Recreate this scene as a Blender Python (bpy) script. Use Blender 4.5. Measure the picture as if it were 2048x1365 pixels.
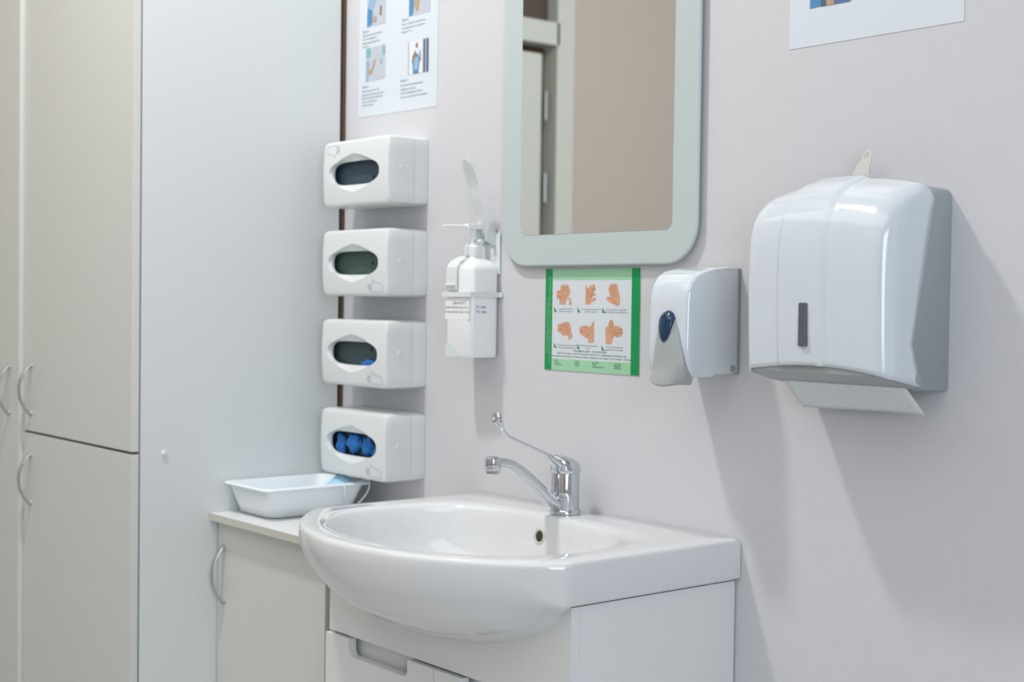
import bpy, bmesh, math, random
from mathutils import Vector, Matrix, noise

# ------------------------------------------------------------------ scene
S = bpy.context.scene
for o in list(bpy.data.objects):
    bpy.data.objects.remove(o, do_unlink=True)
C = S.collection
random.seed(7)

# camera: 50 mm lens, eye height 1.24 m, 1.68 m in front of the basin wall
cam_d = bpy.data.cameras.new('camera'); cam = bpy.data.objects.new('camera', cam_d); C.objects.link(cam)
cam_d.sensor_width = 36.0; cam_d.lens = 50.0
right = Vector((0.6345339842, 0.7727752710, 0.0136015980))
down = Vector((0.0303344390, -0.0073155265, -0.9995130339))
fwd = Vector((-0.7722994525, 0.6346375845, -0.0280836545))
m3 = Matrix((right, -down, -fwd)).transposed()
cam.matrix_world = Matrix.Translation((0, -1.6784, 1.24)) @ m3.to_4x4()
cam_d.clip_start = 0.02
cam_d.dof.use_dof = True; cam_d.dof.focus_distance = 2.12; cam_d.dof.aperture_fstop = 4.5
S.camera = cam
S.view_settings.view_transform = 'Standard'; S.view_settings.look = 'None'
S.view_settings.exposure = 0.0; S.view_settings.gamma = 1.0; S.view_settings.use_curve_mapping = False

w = bpy.data.worlds.new('world'); S.world = w; w.use_nodes = True
w.node_tree.nodes['Background'].inputs[0].default_value = (0.8, 0.87, 1.0, 1)
w.node_tree.nodes['Background'].inputs[1].default_value = 0.3

def area(name, loc, target, sx, sy, power, col, shape='RECTANGLE', spread=180):
    d = bpy.data.lights.new(name, 'AREA'); d.shape = shape; d.size = sx; d.size_y = sy
    d.energy = power; d.color = col; d.spread = math.radians(spread)
    o = bpy.data.objects.new(name, d); C.objects.link(o); o.location = loc
    o.rotation_euler = (Vector(target) - Vector(loc)).to_track_quat('-Z', 'Y').to_euler()
    return o
CEIL = 3.1
area('downlight_key', (-2.25, -0.94, CEIL - 0.045), (-2.25, -0.94, 0), 0.17, 0.17, 29, (1.0, 0.985, 0.965), 'DISK')
area('ceiling_fill', (-1.25, -2.2, CEIL - 0.03), (-1.25, -2.2, 0), 4.4, 1.9, 34, (1.0, 0.99, 0.98))  # added soft ambient fill, standing in for ceiling bounce
area('window_daylight', (1.30, -1.75, 1.55), (-1.6, -0.9, 1.2), 1.3, 1.5, 41, (0.76, 0.88, 1.0))

# ------------------------------------------------------------------ materials
def mat(name, col, rough=0.5, metal=0.0, bump=0.0, scale=60.0, var=0.0, coat=0.0, spec=0.5, trans=0.0, sub=0.0):
    m = bpy.data.materials.new(name); m.use_nodes = True
    nt = m.node_tree; b = nt.nodes['Principled BSDF']
    b.inputs['Base Color'].default_value = (*col, 1); b.inputs['Roughness'].default_value = rough
    b.inputs['Metallic'].default_value = metal; b.inputs['Coat Weight'].default_value = coat
    b.inputs['Coat Roughness'].default_value = 0.05
    b.inputs['Specular IOR Level'].default_value = spec
    b.inputs['Transmission Weight'].default_value = trans
    tc = nt.nodes.new('ShaderNodeTexCoord')
    n = nt.nodes.new('ShaderNodeTexNoise'); n.inputs['Scale'].default_value = scale; n.inputs['Detail'].default_value = 4
    nt.links.new(tc.outputs['Object'], n.inputs['Vector'])
    if bump:
        bp = nt.nodes.new('ShaderNodeBump'); bp.inputs['Strength'].default_value = bump; bp.inputs['Distance'].default_value = 0.001
        nt.links.new(n.outputs['Fac'], bp.inputs['Height']); nt.links.new(bp.outputs['Normal'], b.inputs['Normal'])
    if var:
        r = nt.nodes.new('ShaderNodeValToRGB')
        r.color_ramp.elements[0].position = 0.3; r.color_ramp.elements[1].position = 0.7
        r.color_ramp.elements[0].color = (*[c * (1 - var) for c in col], 1)
        r.color_ramp.elements[1].color = (*[min(1, c * (1 + var)) for c in col], 1)
        nt.links.new(n.outputs['Fac'], r.inputs['Fac']); nt.links.new(r.outputs['Color'], b.inputs['Base Color'])
    return m
M = dict(
    wall=mat('pale_lilac_wall_paint', (0.628, 0.624, 0.646), 0.42, bump=0.12, scale=45, var=0.008, spec=0.3),
    beige=mat('beige_wall_paint', (0.52, 0.465, 0.42), 0.6, bump=0.1, var=0.02),
    ceiling=mat('ceiling_paint', (0.8, 0.79, 0.78), 0.8, bump=0.1),
    floor=mat('grey_vinyl', (0.50, 0.50, 0.49), 0.4, var=0.08, scale=12),
    laminate=mat('white_laminate', (0.66, 0.66, 0.625), 0.38, bump=0.06, scale=220, var=0.006),
    side_lam=mat('white_side_laminate', (0.70, 0.725, 0.72), 0.4, bump=0.06, scale=220, var=0.006),
    edge=mat('cream_edge_band', (0.60, 0.59, 0.52), 0.45, bump=0.05),
    olive=mat('shaded_olive_carcass', (0.36, 0.36, 0.27), 0.7, bump=0.2, scale=300, var=0.1),  # cupboard carcass olive, shade of its set-back side put into the colour
    brown=mat('brown_back_board', (0.10, 0.06, 0.035), 0.7, bump=0.2, var=0.1),
    lacquer=mat('white_lacquer', (0.75, 0.76, 0.755), 0.3, bump=0.02, scale=30),
    ceramic=mat('glazed_white_ceramic', (0.72, 0.73, 0.735), 0.07, coat=0.5, bump=0.01, scale=6),
    chrome=mat('polished_chrome', (0.62, 0.645, 0.68), 0.05, metal=1.0, bump=0.0),
    satin=mat('satin_nickel', (0.52, 0.53, 0.55), 0.3, metal=1.0, bump=0.03),
    plastic=mat('white_dispenser_plastic', (0.72, 0.75, 0.745), 0.33, bump=0.03, scale=300, coat=0.1),
    gloss=mat('glossy_white_plastic', (0.66, 0.71, 0.755), 0.14, coat=0.6, bump=0.0),
    grey=mat('grey_plastic', (0.33, 0.36, 0.375), 0.45, bump=0.05, scale=400),
    lever_grey=mat('mid_grey_lever_plastic', (0.38, 0.40, 0.40), 0.4, bump=0.03, scale=400),
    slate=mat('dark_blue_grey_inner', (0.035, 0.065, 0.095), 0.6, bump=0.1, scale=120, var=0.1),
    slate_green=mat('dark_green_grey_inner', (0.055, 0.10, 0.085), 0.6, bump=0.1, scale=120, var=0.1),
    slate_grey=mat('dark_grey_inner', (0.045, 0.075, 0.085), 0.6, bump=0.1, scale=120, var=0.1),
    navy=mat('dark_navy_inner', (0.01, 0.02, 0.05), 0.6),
    black=mat('black_hole', (0.004, 0.004, 0.005), 0.8),
    glove=mat('blue_nitrile', (0.006, 0.135, 0.43), 0.5, bump=0.3, scale=90, var=0.15),
    iconblue=mat('pale_blue_print', (0.42, 0.52, 0.60), 0.5),
    ring=mat('soft_grey_relief', (0.60, 0.62, 0.62), 0.4),
    mirror=mat('mirror_silver', (0.88, 0.90, 0.88), 0.0, metal=1.0),
    frost=mat('frosted_green_glass', (0.51, 0.58, 0.57), 0.32, bump=0.02, scale=200, coat=0.25),
    glass_edge=mat('glass_edge', (0.50, 0.56, 0.56), 0.25),
    mirror_back=mat('mirror_backing', (0.5, 0.5, 0.52), 0.6),
    paper=mat('white_paper', (0.67, 0.715, 0.765), 0.6, bump=0.05, scale=200),
    towelp=mat('recycled_paper', (0.74, 0.78, 0.78), 0.85, bump=0.3, scale=350, var=0.04),
    green=mat('green_card', (0.0, 0.285, 0.075), 0.4),
    lightgreen=mat('light_green_card', (0.34, 0.62, 0.39), 0.45),
    card=mat('white_card', (0.66, 0.70, 0.73), 0.45),
    skin=mat('printed_skin', (0.64, 0.34, 0.21), 0.5, var=0.12, scale=160),
    skin_line=mat('printed_skin_line', (0.42, 0.2, 0.11), 0.5),
    ink=mat('printed_grey_ink', (0.20, 0.22, 0.25), 0.6),
    ink_green=mat('printed_dark_green_ink', (0.03, 0.18, 0.12), 0.6),
    ink_blue=mat('printed_blue_ink', (0.10, 0.13, 0.32), 0.6),
    ink_pale=mat('printed_pale_green_ink', (0.45, 0.7, 0.5), 0.6),
    tray=mat('pale_blue_white_plastic', (0.84, 0.89, 0.93), 0.35, bump=0.02),
    mask=mat('blue_nonwoven', (0.35, 0.62, 0.80), 0.8, bump=0.3, scale=300),
    elastic=mat('white_elastic', (0.8, 0.84, 0.86), 0.8),
    bottle=mat('bottle_plastic', (0.84, 0.85, 0.85), 0.3, coat=0.1),
    bracket=mat('bracket_enamel', (0.72, 0.76, 0.76), 0.25),
    darkblue=mat('dark_blue_window', (0.002, 0.03, 0.085), 0.12, coat=0.5),
    smoke=mat('smoked_window', (0.10, 0.11, 0.13), 0.25, coat=0.4, var=0.2, scale=180),
    key=mat('ivory_plastic', (0.72, 0.73, 0.68), 0.45),
    door_white=mat('white_pvc', (0.60, 0.62, 0.58), 0.4),
    fanlight=mat('brown_tinted_glass', (0.10, 0.075, 0.065), 0.15),
    lamp=mat('downlight_rim', (0.8, 0.8, 0.8), 0.4),
)
em = bpy.data.materials.new('lamp_diffuser'); em.use_nodes = True
eb = em.node_tree.nodes['Principled BSDF']; eb.inputs['Emission Color'].default_value = (1, 0.97, 0.94, 1); eb.inputs['Emission Strength'].default_value = 6
PH = {}
def flat(name, col):
    if name not in PH: PH[name] = mat(name, col, 0.6)
    return PH[name]

# ------------------------------------------------------------------ helpers
OFF = {}
def link(o, parent, off):
    C.objects.link(o); OFF[o.name] = Vector(off)
    if parent is not None: o.parent = parent
def obj(name, verts, faces, m, parent=None, smooth=False, kind=None, bevel=0.0, seg=2, auto=None):
    """one mesh object; verts in world metres"""
    me = bpy.data.meshes.new(name)
    if parent is None:
        xs = [v[0] for v in verts]; ys = [v[1] for v in verts]; zs = [v[2] for v in verts]
        off = Vector(((min(xs) + max(xs)) / 2, (min(ys) + max(ys)) / 2, min(zs)))
    else: off = OFF[parent.name]
    bm = bmesh.new()
    vs = [bm.verts.new(Vector(v) - off) for v in verts]
    for f in faces:
        try: bm.faces.new([vs[i] for i in f])
        except ValueError: pass
    bmesh.ops.recalc_face_normals(bm, faces=bm.faces)
    if bevel:
        es = [e for e in bm.edges if len(e.link_faces) == 2 and e.calc_face_angle(0) > 0.5]
        bmesh.ops.bevel(bm, geom=es, offset=bevel, segments=seg, affect='EDGES', profile=0.5, clamp_overlap=True)
    if smooth or bevel:
        for f in bm.faces: f.smooth = True
        ang = auto if auto is not None else 0.7
        for e in bm.edges:
            if len(e.link_faces) == 2 and e.calc_face_angle(0) > ang: e.smooth = False
    bm.to_mesh(me); bm.free()
    me.materials.append(m)
    o = bpy.data.objects.new(name, me); 
    if parent is None: o.location = off
    link(o, parent, off)
    if kind: o['kind'] = kind
    if bevel:
        wn = o.modifiers.new('wn', 'WEIGHTED_NORMAL'); wn.keep_sharp = True
    return o
def thing(name, label, cat, loc, group=None):
    o = bpy.data.objects.new(name, None); o.empty_display_size = 0.05; o.location = loc
    link(o, None, loc); tag(o, label, cat, group); return o
def tag(o, label, cat, group=None):
    o['label'] = label; o['category'] = cat
    if group: o['group'] = group
    return o
def boxg(x0, x1, y0, y1, z0, z1):
    x0, x1 = sorted((x0, x1)); y0, y1 = sorted((y0, y1)); z0, z1 = sorted((z0, z1))
    v = [(x0,y0,z0),(x1,y0,z0),(x1,y1,z0),(x0,y1,z0),(x0,y0,z1),(x1,y0,z1),(x1,y1,z1),(x0,y1,z1)]
    return v, [(0,3,2,1),(4,5,6,7),(0,1,5,4),(1,2,6,5),(2,3,7,6),(3,0,4,7)]
def box(name, x0, x1, y0, y1, z0, z1, m, parent=None, bevel=0.001, kind=None, seg=2):
    v, f = boxg(x0, x1, y0, y1, z0, z1)
    return obj(name, v, f, m, parent, kind=kind, bevel=bevel, seg=seg)
def merge(parts):
    V, F = [], []
    for v, f in parts:
        n = len(V); V += list(v); F += [tuple(i + n for i in q) for q in f]
    return V, F
def prism_g(pts, axis, a, b):
    """pts 2D polygon; axis 'y': pts=(x,z); axis 'x': pts=(y,z); axis 'z': pts=(x,y)"""
    def P(p, t):
        return {'y': (p[0], t, p[1]), 'x': (t, p[0], p[1]), 'z': (p[0], p[1], t)}[axis]
    n = len(pts); V = [P(p, a) for p in pts] + [P(p, b) for p in pts]
    F = [tuple(range(n)), tuple(range(2*n-1, n-1, -1))] + [(i, (i+1) % n, n+(i+1) % n, n+i) for i in range(n)]
    return V, F
def prism(name, pts, axis, a, b, m, parent=None, bevel=0.0, seg=2, smooth=False, kind=None):
    V, F = prism_g(pts, axis, a, b)
    return obj(name, V, F, m, parent, bevel=bevel, seg=seg, smooth=smooth, kind=kind)
def loops(rings, closed=True, cap0=True, cap1=True):
    n = len(rings[0]); V = [p for r in rings for p in r]; F = []
    for i in range(len(rings) - 1):
        for j in range(n if closed else n - 1):
            k = (j + 1) % n
            F.append((i*n+j, i*n+k, (i+1)*n+k, (i+1)*n+j))
    if cap0: F.append(tuple(range(n-1, -1, -1)))
    if cap1: F.append(tuple((len(rings)-1)*n + j for j in range(n)))
    return V, F
def lathe_g(c, prof, n=48, axis='z'):
    R = []
    for r, h in prof:
        ring = []
        for k in range(n):
            a = 2*math.pi*k/n
            p = {'z': (r*math.cos(a), r*math.sin(a), h), 'y': (r*math.cos(a), h, r*math.sin(a)), 'x': (h, r*math.cos(a), r*math.sin(a))}[axis]
            ring.append((c[0]+p[0], c[1]+p[1], c[2]+p[2]))
        R.append(ring)
    return loops(R)
def lathe(name, c, prof, m, parent=None, n=48, axis='z', auto=0.6):
    V, F = lathe_g(c, prof, n, axis)
    return obj(name, V, F, m, parent, smooth=True, auto=auto)
def catmull(pts, k=6):
    P = [Vector(p) for p in pts]; P = [2*P[0]-P[1]] + P + [2*P[-1]-P[-2]]; out = []
    for i in range(1, len(P)-2):
        for s in range(k):
            t = s/k; a, b, c, d = P[i-1:i+3]
            out.append(0.5*((2*b)+(c-a)*t+(2*a-5*b+4*c-d)*t*t+(3*b-a-3*c+d)*t**3))
    out.append(P[-2]); return out
def sweep_g(pts, rad, n=16, side=Vector((1, 0, 0)), sup=1.0):
    """tube along pts; rad(t)->(half width along `side`, half thickness)"""
    R = []; L = len(pts)
    for i, p in enumerate(pts):
        t = (pts[min(i+1, L-1)] - pts[max(i-1, 0)]).normalized()
        s = (side - t*side.dot(t)).normalized(); u = t.cross(s)
        a, b = rad(i/(L-1)); ring = []
        for k in range(n):
            an = 2*math.pi*k/n; c_, s_ = math.cos(an), math.sin(an)
            c2 = math.copysign(abs(c_)**sup, c_); s2 = math.copysign(abs(s_)**sup, s_)
            q = p + s*a*c2 + u*b*s2; ring.append(tuple(q))
        R.append(ring)
    return loops(R)
def tube(name, pts, rad, m, parent=None, n=16, side=Vector((1,0,0)), k=6, sup=1.0):
    P = catmull(pts, k)
    f = rad if callable(rad) else (lambda t: (rad, rad))
    V, F = sweep_g(P, f, n, side, sup)
    return obj(name, V, F, m, parent, smooth=True, auto=0.9)
def rrect(x0, x1, z0, z1, r, n=6, corners=(1,1,1,1)):
    """rounded rectangle, corners: bl, br, tr, tl"""
    out = []
    for (cx, cz, a0, on) in ((x0, z0, 180, corners[0]), (x1, z0, 270, corners[1]), (x1, z1, 0, corners[2]), (x0, z1, 90, corners[3])):
        if not on: out.append((cx, cz)); continue
        ox = cx + (r if cx == x0 else -r); oz = cz + (r if cz == z0 else -r)
        for k in range(n+1):
            a = math.radians(a0 + 90*k/n); out.append((ox + r*math.cos(a), oz + r*math.sin(a)))
    return out
def lerp_tab(tab, x):
    if x <= tab[0][0]: return tab[0][1]
    for (a, va), (b, vb) in zip(tab, tab[1:]):
        if x <= b: return va + (vb-va)*(x-a)/(b-a)
    return tab[-1][1]
def text_g(items):
    """items: (string, x, z, size, y, align, rot90) -> merged geometry in the xz plane facing -y"""
    parts = []
    for s, x, z, size, y, al, rot in items:
        cu = bpy.data.curves.new('t', 'FONT'); cu.body = s; cu.size = size; cu.align_x = al; cu.resolution_u = 1
        ob = bpy.data.objects.new('t', cu); C.objects.link(ob)
        dg = bpy.context.evaluated_depsgraph_get()
        me = bpy.data.meshes.new_from_object(ob.evaluated_get(dg))
        if rot: V = [(x - v.co.y, y, z + v.co.x) for v in me.vertices]
        else: V = [(x + v.co.x, y, z + v.co.y) for v in me.vertices]
        F = [tuple(p.vertices) for p in me.polygons]
        if V: parts.append((V, F))
        bpy.data.objects.remove(ob); bpy.data.curves.remove(cu); bpy.data.meshes.remove(me)
    return merge(parts)
def printed(name, items, m, parent):
    V, F = text_g(items)
    return obj(name, V, F, m, parent)

# ------------------------------------------------------------------ the room
XL, XR, YF = -3.92, 1.40, -3.40
box('wall_back', XL-0.1, XR+0.1, 0, 0.12, 0, CEIL, M['wall'], bevel=0, kind='structure')
box('wall_front', XL-0.1, XR+0.1, YF-0.12, YF, 0, CEIL, M['beige'], bevel=0, kind='structure')
box('wall_right', XR, XR+0.12, YF, 0, 0, CEIL, M['wall'], bevel=0, kind='structure')
box('floor', XL-0.1, XR+0.1, YF-0.1, 0.1, -0.1, 0, M['floor'], bevel=0, kind='structure')
box('ceiling', XL-0.1, XR+0.1, YF-0.1, 0.1, CEIL, CEIL+0.1, M['ceiling'], bevel=0, kind='structure')
# left wall with the door opening that the mirror shows
LD = [boxg(XL-0.12, XL, YF, -1.81, 0, CEIL), boxg(XL-0.12, XL, -1.81, -0.86, 2.62, CEIL), boxg(XL-0.12, XL, -0.86, 0, 0, CEIL)]
V, F = merge(LD); obj('wall_left', V, F, M['beige'], kind='structure')
V, F = merge([boxg(XL-0.05, XL+0.03, -1.822, -1.740, 0, 2.70), boxg(XL-0.05, XL+0.03, -0.90, -0.82, 0, 2.70),
              boxg(XL-0.05, XL+0.03, -1.75, -0.89, 2.165, 2.245), boxg(XL-0.05, XL+0.03, -1.75, -0.89, 2.60, 2.70)])
door = obj('door_1', V, F, M['door_white'], kind='structure')
box('fanlight_pane', XL-0.035, XL-0.025, -1.75, -0.89, 2.245, 2.60, M['fanlight'], door, bevel=0)
box('rebate', XL-0.10, XL-0.045, -1.744, -0.90, 0, 2.17, M['brown'], door, bevel=0)
box('door_leaf', XL-0.04, XL+0.012, -1.684, -0.91, 0.01, 2.13, M['door_white'], door, bevel=0.003)
for z in (1.60, 1.895, 0.35):
    hg = lathe('hinge', (XL+0.006, -1.708, z), [(0.0, 0), (0.009, 0), (0.009, 0.105), (0.0, 0.105)], M['satin'], door, n=16)
# downlight fitting
dl = thing('ceiling_light', 'round recessed downlight in the ceiling above the basin', 'light', (-2.25, -0.94, CEIL-0.03))
V, F = loops([[(-2.25+r*math.cos(2*math.pi*k/40), -0.94+r*math.sin(2*math.pi*k/40), z) for k in range(40)] for r, z in ((0.125, CEIL), (0.125, CEIL-0.012), (0.098, CEIL-0.030), (0.094, CEIL-0.006))], cap0=True, cap1=False)
obj('rim', V, F, M['lamp'], dl, smooth=True)
lathe('diffuser', (-2.25, -0.94, CEIL-0.012), [(0.0, 0.0), (0.093, 0.0), (0.093, 0.006), (0, 0.006)], em, dl, n=40)

# ------------------------------------------------------------------ bow handle
def bow(name, x, y, z0, z1, parent, out=0.026):
    zc, h = (z0+z1)/2, (z1-z0)/2
    pts = [(x, y-0.002-out*(1-(abs(s))**2.2), zc + s*h) for s in (-1, -0.85, -0.6, -0.3, 0, 0.3, 0.6, 0.85, 1)]
    P = catmull(pts, 4)
    V, F = sweep_g(P, lambda t: (0.0052, 0.0028), 12)
    p2 = [lathe_g((x, y, z), [(0.0, 0), (0.006, 0), (0.0052, -0.006), (0, -0.006)], 14, 'y') for z in (z0+0.003, z1-0.003)]
    V, F = merge([(V, F)] + p2)
    return obj(name, V, F, M['satin'], parent, smooth=True, auto=0.8)

# tall wardrobes ------------------------------------------------------------
PX = -2.6225
t = thing('tall_cabinet', 'tall white cabinet with upper and lower doors, its plain side beside the glove dispensers', 'cabinet', (-2.9, -0.24, 0))
box('side_panel', PX-0.018, PX, -0.4665, -0.012, 0, 2.56, M['side_lam'], t)
box('carcass', -3.195, PX-0.018, -0.4665, -0.006, 0.0, 2.56, M['edge'], t)
box('back_board', PX-0.03, PX+0.0035, -0.0065, -0.0005, 0, 2.56, M['brown'], t, bevel=0)
for z0, z1, hz in ((0.933, 2.55, (0.970, 1.083)), (0.06, 0.9275, (0.768, 0.882))):
    d = box('door', -3.192, PX-0.002, -0.486, -0.4695, z0, z1, M['laminate'], t, bevel=0.0012)
    bow('handle', -3.150, -0.486, hz[0], hz[1], d)
lathe('screw_cap', (PX, -0.417, 0.927), [(0, 0), (0.0065, 0), (0.0062, 0.002), (0.004, 0.0034), (0, 0.0038)], M['plastic'], t, n=20, axis='x')
t = thing('tall_cabinet', 'tall white cabinet with one full height door at the far left edge', 'cabinet', (-3.5, -0.24, 0))
box('carcass', -3.85, -3.197, -0.4765, -0.006, 0.0, 2.56, M['edge'], t)
d = box('door', -3.845, -3.1965, -0.497, -0.4790, 0.06, 2.55, M['laminate'], t, bevel=0.0012)
bow('handle', -3.255, -0.497, 0.965, 1.077, d)

# low cupboard ----------------------------------------------------------------
CX0, CX1 = PX + 0.001, -2.203
t = thing('low_cupboard', 'low white cupboard with one door and a bow handle, left of the washbasin', 'cupboard', (-2.41, -0.15, 0))
V, F = merge([boxg(CX0, CX0+0.016, -0.281, -0.008, 0, 0.784), boxg(CX1-0.016, CX1, -0.281, -0.008, 0, 0.784),
              boxg(CX0+0.016, CX1-0.016, -0.281, -0.008, 0.06, 0.076), boxg(CX0+0.016, CX1-0.016, -0.012, -0.006, 0.076, 0.78),
              boxg(CX0+0.016, CX1-0.016, -0.25, -0.234, 0, 0.06)])
obj('carcass', V, F, M['olive'], t)
box('top', CX0, CX1+0.012, -0.316, -0.003, 0.7845, 0.800, M['lacquer'], t, bevel=0.001)
box('edge_band', CX0, CX1+0.012, -0.3168, -0.3162, 0.785, 0.7992, M['edge'], t, bevel=0)
d = box('door', CX0+0.003, CX1-0.004, -0.298, -0.2825, 0.06, 0.7795, M['laminate'], t, bevel=0.001)
bow('handle', -2.592, -0.298, 0.618, 0.733, d)

# ------------------------------------------------------------------ vanity
VX0, VX1, VC = -2.115, -1.482, -1.8035
BOWL = [(0.0, 0.705), (0.25, 0.7065), (0.45, 0.712), (0.576, 0.722), (0.757, 0.748), (0.853, 0.771), (0.925, 0.800), (0.97, 0.820), (1.0, 0.845)]
t = thing('vanity_unit', 'white vanity cabinet with two handle-less doors under the washbasin', 'cabinet', (VC, -0.17, 0))
box('side_panel', VX1-0.016, VX1, -0.3295, -0.003, 0.0, 0.8085, M['lacquer'], t)
box('side_panel', VX0, VX0+0.016, -0.3295, -0.003, 0.0, 0.8085, M['lacquer'], t)
box('bottom_board', VX0+0.016, VX1-0.016, -0.325, -0.003, 0.08, 0.096, M['lacquer'], t)
box('plinth', VX0+0.016, VX1-0.016, -0.30, -0.285, 0.0, 0.08, M['lacquer'], t)
box('handle_rail', VX0+0.0165, VX1-0.0165, -0.326, -0.312, 0.585, 0.69, M['lacquer'], t)
curve = [(.318, .8085), (.307, .806), (.275, .776), (.231, .754), (.138, .729), (.04, .717), (-.04, .717), (-.138, .729), (-.231, .754), (-.275, .776), (-.307, .806), (-.318, .8085)]
pts = [(VX0, 0.6605), (VX1, 0.6605), (VX1, 0.8085)] + [(VC+a, b) for a, b in curve] + [(VX0, 0.8085)]
prism('fascia', pts, 'y', -0.3455, -0.330, M['lacquer'], t, bevel=0)
def vdoor(x0, x1, c0, c1):
    zt, zb = 0.6565, 0.628; r = 0.011
    p = [(x0, 0.09), (x1, 0.09), (x1, zt), (c1, zt)]
    for k in range(7):
        a = math.radians(0 - 90*k/6); p.append((c1-r + r*math.cos(a), zb+r + r*math.sin(a)))
    for k in range(7):
        a = math.radians(270 - 90*k/6); p.append((c0+r + r*math.cos(a), zb+r + r*math.sin(a)))
    p += [(c0, zt), (x0, zt)]
    return prism('door', p, 'y', -0.3515, -0.3345, M['lacquer'], t, bevel=0.0014)
vdoor(-2.119, -1.8015, -2.046, -1.872)
vdoor(-1.7995, VX1+0.003, -1.728, -1.554)

# ------------------------------------------------------------------ washbasin
def outline(phi):
    """distance from (0,-0.20) to the slab outline (local x, y) in direction phi"""
    dx, dy = math.cos(phi), math.sin(phi); best = 9
    if dx > 1e-9: best = min(best, 0.33/dx)
    if dx < -1e-9: best = min(best, -0.33/dx)
    if dy > 1e-9: best = min(best, (0.20-0.0015)/dy)
    x, y = best*dx, -0.20+best*dy
    if best > 5 or y < -0.36 + 1e-9:
        # arc centre (0,-0.125) r 0.405
        a, b, c = 1, 2*(dy*(-0.20+0.125)), (0.075**2-0.405**2)
        best = (-b+math.sqrt(b*b-4*c))/2
    return best
angs = sorted(set([2*math.pi*k/160 for k in range(160)] + [math.atan2(-0.16, s*0.33) % (2*math.pi) for s in (1, -1)] + [math.atan2(0.1985, s*0.33) % (2*math.pi) for s in (1, -1)]))
def oring(rho, inset, zf):
    r = []
    for a in angs:
        R = outline(a); q = max(0.0, (R-inset)*rho)
        x, y = q*math.cos(a), -0.20+q*math.sin(a)
        r.append((VC+x, min(y, -0.0015), zf(a, rho)))
    return r
def isfront(a):
    dx = outline(a)*math.cos(a); y = -0.20+outline(a)*math.sin(a)
    return y < -0.3595
def cornerness(a):
    if not isfront(a): return 1.0
    t = min(1, max(0, (0.3295-abs(outline(a)*math.cos(a)))/0.060)); return 1 - t*t*(3-2*t)
def under(a, rho):
    zb = lerp_tab(BOWL, rho)
    side = zb if rho < 0.9 else 0.811 if rho > 0.935 else zb + (0.811-zb)*min(1, (rho-0.9)/0.035)
    if isfront(a): side = lerp_tab([(0.0, 0.705), (0.757, 0.748), (0.853, 0.771), (0.925, 0.794), (0.97, 0.8045), (1.0, 0.8120)], rho) if rho > 0.757 else zb
    k = cornerness(a)
    return zb*(1-k) + side*k
def iring(s, z):
    r = []
    for a in angs:
        c_, s_ = math.cos(a), math.sin(a); n = 2.7 if s_ > 0 else 2.1
        ry = 0.192 if s_ > 0 else 0.197
        R = (abs(c_/0.267)**n + abs(s_/ry)**n)**(-1/n)
        x = R*s*c_; y = -0.290 + R*s*s_
        r.append((VC+x, y, z if not callable(z) else z(a)))
    return r
rings = [oring(q, 0, under) for q in (0.02, 0.12, 0.25, 0.4, 0.5, 0.6, 0.68, 0.757, 0.81, 0.853, 0.89, 0.925, 0.95, 0.97, 0.985)]
rings.append(oring(1.0, 0.0015, lambda a, r: 0.845 + (0.8125-0.845)*cornerness(a)))
rings.append(oring(1.0, 0.0, lambda a, r: 0.854 + (0.816-0.854)*cornerness(a)))
rings.append(oring(1.0, 0.0, lambda a, r: 0.866))
rings.append(oring(1.0, 0.0006, lambda a, r: 0.8695))
rings.append(oring(1.0, 0.0022, lambda a, r: 0.8725))
rings.append(oring(1.0, 0.0045, lambda a, r: 0.8744))
rings.append(oring(1.0, 0.0080, lambda a, r: 0.8753))
inner_top = iring(1.0, 0.8748)
outer_top = rings[-1]
for f in (0.33, 0.66):
    rings.append([tuple(a[i]+(b[i]-a[i])*f for i in (0, 1)) + (0.8757,) for a, b in zip(outer_top, inner_top)])
rings.append(inner_top)
for s, z in ((0.990, 0.8728), (0.980, 0.8688), (0.970, 0.861), (0.95, 0.845), (0.93, 0.825), (0.90, 0.803), (0.85, 0.780), (0.76, 0.760), (0.62, 0.748), (0.45, 0.742), (0.25, 0.738), (0.11, 0.736)):
    rings.append(iring(s, z))
V, F = loops(rings)
sink = thing('washbasin', 'white ceramic washbasin with a bowed bulging front, on the vanity cabinet', 'washbasin', (VC, -0.2, 0.811))
obj('basin', V, F, M['ceramic'], sink, smooth=True, auto=1.3)
# overflow hole in the rear wall of the bowl, drain in the bottom
oc = Vector((-1.8295, -0.1098, 0.8405)); on = Vector((0.0, -0.985, 0.17)).normalized()
def disc_frame(c, n): 
    u = Vector((1, 0, 0)); v = n.cross(u).normalized(); return u, v
u_, v_ = disc_frame(oc, on)
def ring_of(c, n, prof, k=32, sx=1.0):
    u, v = disc_frame(c, n)
    return loops([[tuple(c + u*r*sx*math.cos(2*math.pi*i/k) + v*r*math.sin(2*math.pi*i/k) + n*h) for i in range(k)] for r, h in prof])
V, F = ring_of(oc, on, [(0.0132, -0.004), (0.0132, 0.0004), (0.0118, 0.0009), (0.0102, 0.0003), (0.0100, -0.0022)])
of = obj('overflow_rim', V, F, mat('cream_overflow', (0.62, 0.60, 0.52), 0.4), sink, smooth=True)
V, F = ring_of(oc + Vector((0.0015, 0, 0)), on, [(0.0090, 0.0003), (0.0084, 0.0007), (0.001, 0.0007)])
obj('overflow_hole', V, F, mat('overflow_dark', (0.035, 0.022, 0.015), 0.6), of, smooth=True)
lathe('drain', (VC, -0.29, 0.7365), [(0.0, 0.001), (0.022, 0.001), (0.0315, 0.0035), (0.033, 0.0), (0.033, -0.004), (0.0, -0.004)], M['chrome'], sink, n=40)

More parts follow.
